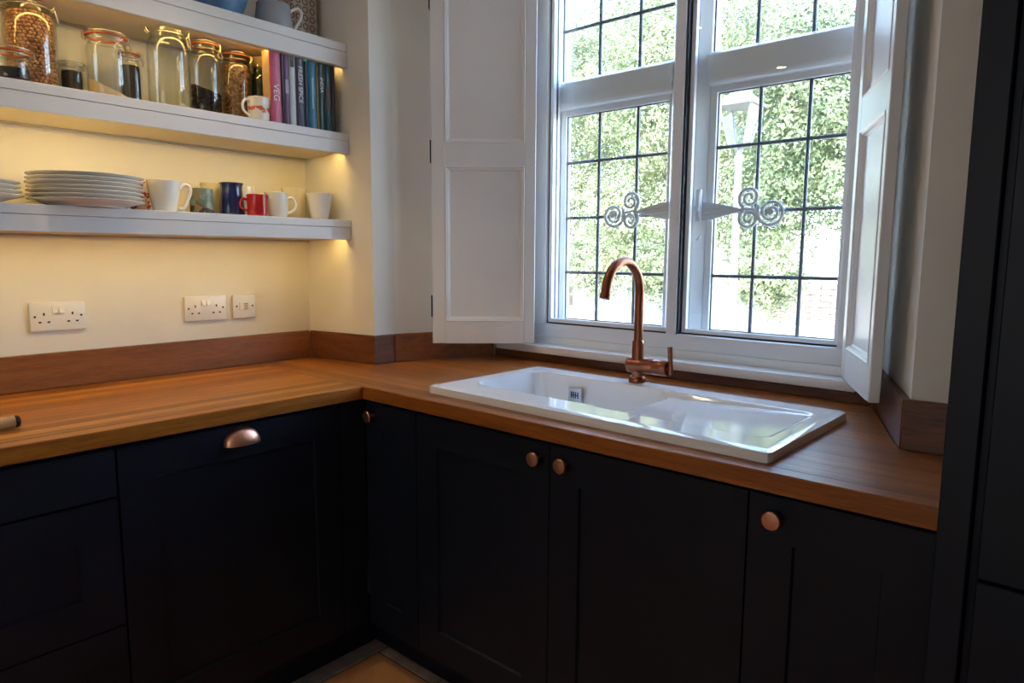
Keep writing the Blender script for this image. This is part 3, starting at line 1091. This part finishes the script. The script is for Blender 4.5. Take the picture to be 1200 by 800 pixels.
def mug(name, label, cat, x, y, z, prof, mat, handle=None, ang=0., hmat=None, wall=.0028, group='mugs and cups on the lowest shelf', hr=.0048, seg=40):
    """prof: outer (r, h) from the foot up; handle: list of (out, h) points from the wall"""
    t = thing(name, label, cat, (x, y, z), rz=ang, group=group, local=True)
    inner = [(max(r-wall, .001), h) for r, h in prof if h > .004]
    rt_, ht = prof[-1]
    full = [(0, .002), (prof[0][0]*.85, .002), (prof[0][0]*.92, 0)]+prof+[(rt_-wall*.5, ht+.0012)]+inner[::-1]+[(inner[0][0]*.8, .006), (0, .0055)]
    MB().lathe(full, seg).build('body', mat, t, smooth=45)
    if handle:
        m = MB()
        # dense spline through points
        P = [Vector((a, 0, h)) for a, h in handle]
        out = []
        for i in range(len(P)-1):
            a, b_, c, d = P[max(i-1, 0)], P[i], P[i+1], P[min(i+2, len(P)-1)]
            for s_ in range(6):
                u = s_/6
                out.append(.5*((2*b_)+(-a+c)*u+(2*a-5*b_+4*c-d)*u*u+(-a+3*b_-3*c+d)*u**3))
        out.append(P[-1])
        m.tube(out, hr, 10)
        m.build('handle', hmat or mat, t, smooth=60)
    return t

def ear(r, h0, h1, out):
    return [(r-.003, h1), (r+out*.6, h1+.004), (r+out, h1-(h1-h0)*.25), (r+out*.95, h0+(h1-h0)*.35), (r+out*.5, h0+.004), (r-.003, h0-.002)]

Z1, Z2, Z3 = z_on(1), z_on(2), z_on(3)
mug('mug', 'white mug with red floral print behind the plate stack', 'mug', .872, 2.295, Z1, [(.032, .003), (.036, .02), (.040, .085), (.041, .092)], 'floral')
mug('mug', 'large white mug with a heart-shaped handle', 'mug', .900, 2.20, Z1, [(.030, .003), (.0345, .014), (.041, .045), (.0465, .085), (.0485, .094)], 'china',
    handle=[(.044, .070), (.050, .078), (.060, .086), (.073, .080), (.074, .062), (.064, .036), (.052, .014), (.038, .012)], ang=-.25, hr=.0052)
mug('mug', 'squat mug with teal and brown patchwork print', 'mug', 1.034, 2.245, Z1, [(.036, .003), (.038, .01), (.0385, .078), (.0385, .082)], 'tealprint', seg=8)
mug('mug', 'plain cream tumbler standing behind the blue jug', 'cup', 1.106, 2.319, Z1, [(.028, .003), (.031, .02), (.036, .105), (.0365, .110)], 'cream')
mug('milk_jug', 'dark cobalt blue glazed jug with flared rim', 'jug', 1.134, 2.238, Z1, [(.040, .003), (.0405, .012), (.038, .05), (.0345, .09), (.0355, .102), (.0395, .108)], 'blue', handle=ear(.037, .03, .088, .018), ang=1.0)
mug('mug', 'white mug half hidden behind the red mug', 'mug', 1.205, 2.305, Z1, [(.030, .003), (.038, .03), (.042, .10), (.042, .106)], 'china')
mug('mug', 'small red glazed mug', 'mug', 1.188, 2.167, Z1, [(.033, .003), (.034, .006), (.0345, .066), (.0352, .070)], 'red', handle=ear(.034, .018, .052, .022), ang=2.9, hr=.0040)
mug('mug', 'pale grey mug with a rounded white handle', 'mug', 1.283, 2.215, Z1, [(.033, .003), (.038, .012), (.0395, .05), (.0385, .082), (.039, .086)], 'greychina', handle=ear(.038, .020, .066, .026), ang=-.5, hmat='china')
mug('mug', 'pale cream tumbler beside the tapering white cup', 'cup', 1.400, 2.29, Z1, [(.036, .003), (.042, .02), (.0445, .105), (.0455, .113)], 'cream', wall=.003)
mug('cup', 'tapering white cup at the end of the lowest shelf', 'cup', 1.446, 2.195, Z1, [(.028, .003), (.031, .008), (.038, .04), (.046, .08), (.050, .093)], 'china')
mug('mug', 'small white mug with orange marks before the cookbooks', 'mug', 1.200, 2.160, Z2, [(.030, .003), (.0335, .008), (.0345, .06), (.0350, .0735)], 'markmug', handle=ear(.034, .016, .058, .024), ang=3.25, hmat='china', group='mug on the middle shelf', hr=.0042)

# ------------------------------------------------------------------ jars
def ico():
    bm = bmesh.new()
    bmesh.ops.create_icosphere(bm, subdivisions=1, radius=1)
    v = [p.co.copy() for p in bm.verts]
    f = [tuple(q.index for q in p.verts) for p in bm.faces]
    bm.free()
    return v, f
ICO = ico()
JG = 'glass jars on the middle shelf'
def jar(label, x, y, r, h, fill, what, seal=True, neck=.78, ang=0., shoulder=.74, lid=True, name='glass_jar'):
    t = thing(name, label, 'jar', (x, y, Z2), rz=ang, group=JG, local=True)
    hb = h*(.90 if lid else .97)
    rn = r*neck
    sh_ = hb*shoulder
    def prof(k):
        R_ = r-k
        q = [(R_*.90, k*1.5), (R_*.975, .004+k), (R_, .012+k), (R_, sh_)]
        for s_ in range(1, 7):
            a = PI/2*s_/6
            q.append((rn-k+(r-rn)*math.cos(a), sh_+(hb*.90-sh_)*math.sin(a)))
        q.append((rn-k, hb*.955))
        return q
    po, pi = prof(0), prof(.003)
    MB().lathe([(0, 0)]+po+[(rn+.004, hb*.965), (rn+.004, hb), (rn-.003, hb)]+pi[::-1]+[(0, .006)], 40).build('body', 'jar', t, smooth=40)
    if lid:
        MB().lathe([(0, hb+.004), (rn-.002, hb+.004), (rn+.006, hb+.005), (rn+.006, hb+.012), (rn-.002, h-.006), (rn*.8, h-.001), (rn*.72, h-.004), (0, h-.006)], 36).build('lid', 'jar', t, smooth=40)
        if seal:
            MB().lathe([(rn-.002, hb+.0003), (rn+.0075, hb+.0003), (rn+.0085, hb+.002), (rn+.0075, hb+.0042), (rn-.002, hb+.0042), (rn-.002, hb+.0003)], 36).build('seal', 'seal', t, smooth=60)['label'] = 'orange rubber sealing ring'
        m = MB()
        wr_ = .0013
        cir = lambda rr, zz: [(rr*math.cos(2*PI*i/28), rr*math.sin(2*PI*i/28), zz) for i in range(28)]
        m.tube(cir(rn+.0045, hb*.945), wr_, 6, closed=True)
        m.tube(cir(rn+.0075, hb+.009), wr_, 6, closed=True)
        for sgn in (-1, 1):
            a0 = PI if sgn < 0 else 0
            cx_ = math.cos(a0)
            for yy in (-.010, .010):
                m.tube([(cx_*(rn+.004), yy, hb*.945), (cx_*(rn+.012), yy, hb*.97), (cx_*(rn+.013), yy, hb+.006), (cx_*(rn+.006), yy, hb+.010)], wr_, 6)
        m.tube([(rn+.010, -.012, hb*.97), (rn+.015, -.011, hb*.90), (r*.98+.006, 0, hb*.80), (rn+.015, .011, hb*.90), (rn+.010, .012, hb*.97)], wr_, 6)
        m.build('wire_clip', 'wire', t, smooth=60)
    rc = r-.0045
    if what == 'peas':
        H_ = hb*fill
        MB().lathe([(0, .008), (rc*.88, .008), (rc*.93, .014), (rc*.93, sh_), (rc*.8, H_*.97), (0, H_)], 28).build('chickpea_fill', 'peacore', t)
        m = MB()
        pr = .0058
        rows = int(H_/(pr*1.62))
        rnd = random.Random(3)
        def rad(z):
            if z < sh_:
                return rc
            return rc-(r-rn)*(1-math.sqrt(max(0, 1-((z-sh_)/(hb*.90-sh_))**2)))
        for i in range(rows):
            z = .010+pr+i*pr*1.62
            R_ = rad(z)-pr
            n = int(2*PI*R_/(pr*1.8))
            for j in range(n):
                a = 2*PI*(j+.5*(i % 2)+rnd.uniform(-.2, .2))/n
                c = Vector((R_*math.cos(a), R_*math.sin(a), z+rnd.uniform(-.001, .001)))
                s_ = pr*rnd.uniform(.92, 1.06)
                m.add([c+v*s_ for v in ICO[0]], ICO[1])
        for i in range(70):
            a, q = rnd.uniform(0, 2*PI), math.sqrt(rnd.random())*(rad(H_)-pr)
            c = Vector((q*math.cos(a), q*math.sin(a), H_+rnd.uniform(-.001, .004)))
            m.add([c+v*pr for v in ICO[0]], ICO[1])
        o = m.build('chickpeas', 'chickpea', t, smooth=60)
        o['kind'] = 'stuff'
    elif what == 'flakes':
        H_ = hb*fill
        MB().lathe([(0, .008), (rc*.85, .008), (rc*.88, .014), (rc*.85, H_*.7), (rc*.5, H_*.85), (0, H_*.9)], 24).build('tea_fill', 'tea', t)
        m = MB()
        rnd = random.Random(5)
        for i in range(2200):
            a = rnd.uniform(0, 2*PI)
            q = rc*math.sqrt(rnd.uniform(.75, 1)) if i % 3 else rc*math.sqrt(rnd.random())*.95
            z = rnd.uniform(.010, H_*(1+.22*math.cos(a-2.6))) if i % 3 else H_*(1+.2*math.cos(a-2.6)*q/rc)+rnd.uniform(-.004, .004)
            c = Vector((q*math.cos(a), q*math.sin(a), z))
            u = Vector((rnd.uniform(-1, 1), rnd.uniform(-1, 1), rnd.uniform(-1, 1))).normalized()*.006
            w = u.orthogonal().normalized()*.0022
            if math.hypot(c.x, c.y)+.006 > r-.003:
                c.x *= .92
                c.y *= .92
            m.add([c-u-w, c+u-w, c+u+w, c-u+w], [(0, 1, 2, 3)])
        o = m.build('tea_leaves', 'tea', t, smooth=0)
        o['kind'] = 'stuff'
    elif what == 'slope':
        H_ = hb*fill
        n = 32
        vs = [(0, 0, .008)]
        for i in range(n):
            a = 2*PI*i/n
            vs.append((rc*math.cos(a), rc*math.sin(a), .009))
        for i in range(n):
            a = 2*PI*i/n
            vs.append((rc*math.cos(a), rc*math.sin(a), max(.012, H_*(1-.65*math.cos(a+.3)))))
        vs.append((0, 0, H_*.93))
        fs = [(0, 1+(i+1) % n, 1+i) for i in range(n)]
        fs += [(1+i, 1+(i+1) % n, 1+n+(i+1) % n, 1+n+i) for i in range(n)]
        fs += [(1+n+i, 1+n+(i+1) % n, 1+2*n) for i in range(n)]
        MB().add(vs, fs).build('flour', 'flour', t, smooth=60)
    elif what:
        H_ = hb*fill
        pr_ = [(rr-.0012, hh) for rr, hh in prof(.003) if hh < H_]
        rr = pr_[-1][0]
        MB().lathe([(0, .0075)]+[(q[0], max(q[1], .0075)) for q in pr_]+[(rr, H_), (0, H_+.002)], 32).build('contents', what, t, smooth=40)
    return t

jar('large clip-top glass jar full of brown chickpeas', .600, 2.275, .0625, .262, .86, 'peas', ang=-.4, neck=.80)
jar('low clip-top jar with orange seal before the chickpeas', .528, 2.172, .041, .079, .45, 'blackseed', ang=-.3, neck=.9, shoulder=.62)
jar('small jar with black contents between chickpea and flour jars', .700, 2.295, .030, .104, .86, 'blackseed', seal=False, ang=2.6, neck=.9)
jar('clip-top jar with orange seal and a slope of pale flour', .770, 2.215, .054, .192, .20, 'slope', ang=-.3, neck=.86)
jar('narrow jar of black seeds with orange seal', .853, 2.278, .030, .172, .80, 'blackseed', ang=-.6, neck=.74, shoulder=.6)
jar('tall clear empty jar with wire clip and no orange seal', .945, 2.225, .060, .262, 0, None, seal=False, ang=-.2, neck=.78, shoulder=.72)
jar('tall jar half filled with dark tea leaves', 1.066, 2.242, .049, .246, .38, 'flakes', ang=-.5, neck=.74)
jar('tall jar filled with fine brown seeds', 1.180, 2.265, .051, .240, .88, 'seed', ang=-.3, neck=.78)
cj = jar('round-stoppered jar of dark green herbs behind the small mug', 1.274, 2.275, .040, .215, .95, 'herb', neck=.70, lid=False, shoulder=.7)
MB().lathe([(0, .203), (.024, .203), (.025, .214), (.034, .220), (.036, .240), (.030, .256), (.016, .262), (0, .263)], 28).build('cork_stopper', 'cork', cj, smooth=60)

# ------------------------------------------------------------------ cookbooks
def flat(name, col, rough=.35):
    return paint(name, col, rough, var=.08, scale=20)
def text_part(body, parent, loc, size, mat, name='title'):
    cu = bpy.data.curves.new(name, 'FONT')
    cu.body = body
    cu.size = size
    cu.align_x = 'LEFT'
    cu.align_y = 'CENTER'
    cu.extrude = .0001
    f = bpy.data.objects.new(name+'_curve', cu)
    C.objects.link(f)
    bpy.context.view_layer.update()
    me = bpy.data.meshes.new_from_object(f.evaluated_get(bpy.context.evaluated_depsgraph_get()))
    bpy.data.objects.remove(f)
    me.name = name
    me.materials.clear()
    me.materials.append(mat)
    o = bpy.data.objects.new(name, me)
    C.objects.link(o)
    o.parent = parent
    o.matrix_local = Matrix(((0, 1, 0, loc[0]), (0, 0, -1, loc[1]), (-1, 0, 0, loc[2]), (0, 0, 0, 1)))
    return o
BOOKS = [
    # x0, x1, height, depth, spine colour, label, texts
    (1.2385, 1.2775, .238, .050, (.50, .085, .17), 'pink cookbook with VEG on its spine', [('VEG', .030, .110, (.85, .75, .7))]),
    (1.2790, 1.2890, .232, .060, (.035, .015, .03), 'very thin dark book beside the pink cookbook', []),
    (1.2900, 1.3080, .236, .070, (.16, .08, .16), 'mauve book with a pale patch on its spine', []),
    (1.3100, 1.3330, .237, .070, (.52, .55, .57), 'pale grey book with a dark spine top', []),
    (1.3345, 1.3660, .239, .19, (.055, .052, .085), 'slate-blue cookbook reading FRESH SPICE', [('FRESH SPICE', .0225, .035, (.75, .75, .75))]),
    (1.3675, 1.3800, .225, .18, (.02, .025, .05), 'thin near-black book with cream page tops', []),
    (1.3815, 1.4150, .243, .19, (.005, .12, .20), 'bright teal cookbook with small white lettering', []),
    (1.4165, 1.4215, .236, .16, (.42, .26, .06), 'very thin mustard yellow booklet', []),
    (1.4225, 1.4480, .238, .18, (.035, .06, .06), 'dark green cookbook reading INDIA', [('INDIA', .0195, .055, (.72, .72, .66))]),
    (1.4495, 1.4740, .240, .18, (.012, .07, .08), 'dark teal book with a maroon band', []),
    (1.4750, 1.4910, .238, .17, (.03, .025, .035), 'dark purple-black book at the end of the row', []),
]
for x0, x1, h, dp, col, lab, txt in BOOKS:
    y0 = 2.145
    t = thing('cookbook', lab, 'book', ((x0+x1)/2, y0, Z2), group='cookbooks on the middle shelf')
    y1 = min(y0+dp, 2.352)
    mm = flat('book_cover', col)
    cv = MB()
    e = .002 if x1-x0 > .012 else .0012
    if 'pink' in lab and 'VEG' in lab:
        box(x0, x0+e, y0+.0062, y1, Z2, Z2+h).build('side_board', flat('tan_board', (.50, .34, .17)), t)
    else:
        cv.box(x0, x0+e, y0+.003, y1, Z2, Z2+h)
    cv.box(x1-e, x1, y0+.003, y1, Z2, Z2+h)
    # rounded spine
    n = 8
    prof = [(x0, y0+.006)]+[((x0+x1)/2-(x1-x0)/2*math.cos(PI*i/n), y0+.0045-.0045*math.sin(PI*i/n)) for i in range(n+1)]+[(x1, y0+.006)]
    cv.prism(prof, Z2, Z2+h)
    cv.build('cover', mm, t, smooth=40)
    box(x0+e+.0001, x1-e-.0001, y0+.0065, y1-.003, Z2+.003, Z2+h-.004).build('page_block', 'pages', t)
    for body, size, top, tcol in txt:
        text_part(body, t, (0, -.0008, h-top), size, flat('spine_ink', tcol))
    xm = (x0+x1)/2
    def patch(nm, z0, z1, colp, w=1.0):
        hw = (x1-x0)/2*w
        box(xm-hw*.6, xm+hw*.6, y0-.0006, y0+.004, Z2+z0, Z2+z1).build(nm, flat(nm+'_ink', colp), t, smooth=0)
    if 'mauve' in lab:
        patch('spine_label', .105, .150, (.42, .36, .42))
    if 'pale grey' in lab:
        patch('spine_label', .195, .234, (.10, .05, .035))
    if 'maroon' in lab:
        patch('spine_label', .075, .160, (.09, .035, .04))
    if 'bright teal' in lab:
        patch('spine_label', .070, .175, (.30, .45, .50), .25)

# ------------------------------------------------------------------ top shelf
t = thing('mixing_bowl', 'large blue stoneware bowl on the topmost shelf', 'bowl', (1.110, 2.243, Z3), local=True)
prof = [(0, .003), (.055, .003), (.058, 0), (.064, 0), (.066, .006), (.085, .035), (.101, .075), (.108, .125), (.111, .130), (.108, .132), (.104, .125), (.097, .075), (.08, .038), (.055, .012), (0, .009)]
MB().lathe(prof, 56).build('body', 'bowlblue', t, smooth=40)
MB().lathe([(.0655, .004), (.0695, .0085), (.0715, .0135), (.069, .0145)], 56).build('foot_ring', 'bowlblue', t, smooth=40)
t = mug('jug', 'grey-blue enamel jug with a pale looped handle', 'jug', 1.300, 2.215, Z3, [(.060, .003), (.063, .010), (.060, .05), (.055, .085), (.056, .089)], 'jugblue',
        handle=[(.054, .074), (.064, .086), (.082, .092), (.093, .080), (.090, .062), (.074, .032), (.062, .010), (.0595, .012)], ang=-.35, hmat='china', group='crockery on the topmost shelf', hr=.0048)
t = thing('storage_tin', 'square storage tin printed with brown rings', 'tin', (1.432, 2.285, Z3), local=True)
box(-.052, .052, -.055, .055, 0, .235).build('body', 'tin', t, bevel=.008)
box(-.0535, .0535, -.0565, .0565, .2355, .27).build('lid', 'tin', t, bevel=.006)

# ------------------------------------------------------------------ wooden handle on the worktop
t = thing('rolling_pin', 'pale wooden utensil handle with dark end cap on the worktop', 'utensil', (.412, 1.862, ZC+.0165), rz=PI+.05, local=True)
MB().lathe([(0, .012), (.0140, .012), (.0150, .03), (.0160, .12), (.0155, .22), (.0160, .30), (0, .30)], 24, axis=0).build('handle', 'handlewood', t, smooth=50)
MB().lathe([(0, 0), (.008, .0005), (.0125, .003), (.0142, .007), (.0142, .0118), (0, .0118)], 24, axis=0).build('end_cap', 'hinge', t, smooth=50)['label'] = 'dark rounded end cap'

# ------------------------------------------------------------------ garden
gr = box(2.32, 70, -30, 70, -.3, -.02).build('ground', 'gravel', smooth=0)
struct(gr, 'pale sunlit gravel court outside the window', 'ground')

def tree(label, x, y, crowns, leaf, n, seed, trunk=None, size=.11, name='garden_tree', cat='tree'):
    rnd = random.Random(seed)
    t = thing(name, label, cat, (x, y, -.02), local=True)
    if trunk:
        m = MB()
        m.tube([(0, 0, -.01), (.05, .02, trunk*.35), (-.03, .05, trunk*.7), (.02, 0, trunk)], [.17, .13, .11, .06], 12)
        for k in range(6):
            a = k*1.05+rnd.random()
            m.tube([(0, 0, trunk*.55), (.5*math.cos(a), .5*math.sin(a), trunk*.8), (1.1*math.cos(a), 1.1*math.sin(a), trunk*1.05)], [.06, .045, .02], 8)
        m.build('trunk', 'bark', t, smooth=60)
    m = MB()
    V, F = [], []
    tot = sum(c[3]*c[4]*c[5] for c in crowns)
    for (cx, cy__, cz, rx, ry, rz) in crowns:
        k_n = int(n*rx*ry*rz/tot)
        for k in range(k_n):
            d = Vector((rnd.gauss(0, 1), rnd.gauss(0, 1), rnd.gauss(0, 1))).normalized()
            q = rnd.random()**.28
            nz = .78+.5*noise.noise(Vector((d.x*2.3+cx, d.y*2.3+cy__, d.z*2.3+cz))*1.4)
            q *= nz
            p = Vector((cx+d.x*q*rx, cy__+d.y*q*ry, cz+d.z*q*rz))
            if p.z < .01:
                continue
            a = rnd.uniform(0, 2*PI)
            s_ = size*rnd.uniform(.55, 1.25)
            nrm = (d+Vector((rnd.uniform(-1, 1), rnd.uniform(-1, 1), rnd.uniform(-.4, 1.4)))).normalized()
            u = nrm.orthogonal().normalized()
            w = nrm.cross(u)
            u, w = u*math.cos(a)+w*math.sin(a), w*math.cos(a)-u*math.sin(a)
            i0 = len(V)
            V += [p-u*s_*.5, p+w*s_*.24+nrm*s_*.05, p+u*s_*.5, p-w*s_*.24+nrm*s_*.05]
            F += [(i0, i0+1, i0+2, i0+3)]
    me = bpy.data.meshes.new('foliage')
    me.from_pydata([tuple(v) for v in V], [], F)
    me.materials.append(M[leaf])
    o = bpy.data.objects.new('foliage', me)
    C.objects.link(o)
    o.parent = t
    o['kind'] = 'stuff'
    return t
tree('broad leafy tree seen through the sash behind the tap', 15.2, 11.2, [(0, 0, 5.4, 2.9, 2.9, 3.4), (-.5, -1.0, 2.4, 1.9, 2.0, 1.7), (.4, 1.6, 2.6, 2.0, 2.0, 1.8)], 'leaf1', 66000, 1, trunk=4.2, size=.095)
tree('leafy tree standing behind the window mullion', 14.2, 7.2, [(0, 0, 5.1, 2.4, 2.4, 3.1), (-.3, 1.0, 2.2, 1.6, 1.7, 1.6), (0, -1.2, 2.4, 1.5, 1.6, 1.6)], 'leaf1', 58000, 2, trunk=4.0, size=.095)
tree('leafy tree seen behind the street lamp', 13.4, 2.7, [(-.4, 1.5, 4.2, 2.0, 1.9, 2.4), (-.7, .5, 2.7, 1.3, 1.3, 1.2), (-.3, 2.2, 2.3, 1.4, 1.4, 1.3)], 'leaf2', 44000, 3, trunk=3.6, size=.09)
tree('tall tree farthest back behind the others', 21.5, 12.5, [(0, 0, 7.2, 4.6, 5.2, 5.2), (1, -4.4, 6.0, 3.8, 3.8, 4.6)], 'leaf2', 46000, 4, trunk=6, size=.16)
for i, (x, y, r, lab) in enumerate(((12.6, 8.5, .95, 'round green shrub low behind the tap spout'), (12.0, 6.6, .85, 'round green shrub beside the window mullion'), (11.6, 4.35, .78, 'green shrub at the foot of the street lamp'), (12.0, 10.1, .95, 'round green shrub nearest the panelled shutter beside the pilaster'))):
    tree(lab, x, y, [(0, 0, r*.75+.45, r, r*1.1, r*1.0)], 'leaf2' if i % 2 else 'leaf1', 9000, 10+i, size=.075, name='garden_shrub', cat='shrub')

# low garden wall
gw = thing('garden_wall', 'low pale stone garden wall beyond the right-hand panes', 'garden wall', (14.2, 3.2, -.02), rz=-.1, local=True)
rnd = random.Random(9)
sm = None
for r_ in range(7):
    for k in range(11):
        if sm is None:
            sm = box(-.19, .19, -.2, .2, -.055, .055)
            # long side runs along local y
            sm = MB().box(-.15, .15, -.195, .195, -.056, .056).build('stone', 'gstone', gw, bevel=.012, seg=1)
            o = sm
        else:
            o = sm.copy()
            C.objects.link(o)
        o.location = (rnd.uniform(-.012, .012), -2.0+k*.4+(.2 if r_ % 2 else 0), .06+r_*.12)

# street lamp
lx, ly = 7.62, 3.235
sl = thing('street_lamp', 'grey lantern street lamp on a slim post outside', 'street lamp', (lx, ly, -.02), local=True)
MB().lathe([(0, 0), (.13, 0), (.13, .10), (.09, .14), (.075, .55), (.055, .62), (.045, .70), (.040, 2.40), (.055, 2.42), (.055, 2.46), (.03, 2.50), (.03, 2.58), (0, 2.58)], 20).build('post', 'lamppost', sl, smooth=40)
m = MB()
def sq(h, a):
    return [(a, a, h), (-a, a, h), (-a, -a, h), (a, -a, h)]
lv = [(2.585, .085), (3.02, .175)]
m.add(sq(2.59, .084)+sq(3.015, .173), [(0, 1, 5, 4), (1, 2, 6, 5), (2, 3, 7, 6), (3, 0, 4, 7)])
m.build('lantern_glass', 'lampglass', sl, smooth=0)
m = MB()
for sx, sy in ((1, 1), (-1, 1), (-1, -1), (1, -1)):
    m.tube([(.086*sx, .086*sy, 2.58), (.177*sx, .177*sy, 3.02)], .011, 6)
m.add(sq(2.575, .10)+sq(2.592, .10), [(0, 1, 2, 3), (4, 5, 6, 7), (0, 1, 5, 4), (1, 2, 6, 5), (2, 3, 7, 6), (3, 0, 4, 7)])
m.build('lantern_frame', 'lamppost', sl, smooth=0)
m = MB()
m.add(sq(3.015, .21)+sq(3.035, .21)+sq(3.15, .10)+sq(3.17, .085)+sq(3.24, .075), [(0, 1, 2, 3)]+[(i*4+k, i*4+(k+1) % 4, i*4+4+(k+1) % 4, i*4+4+k) for i in range(4) for k in range(4)]+[(16, 17, 18, 19)])
m.lathe([(0, 3.235), (.05, 3.235), (.06, 3.26), (.02, 3.28), (.028, 3.31), (0, 3.35)], 16)
m.build('lantern_roof', 'lamppost', sl, smooth=0)
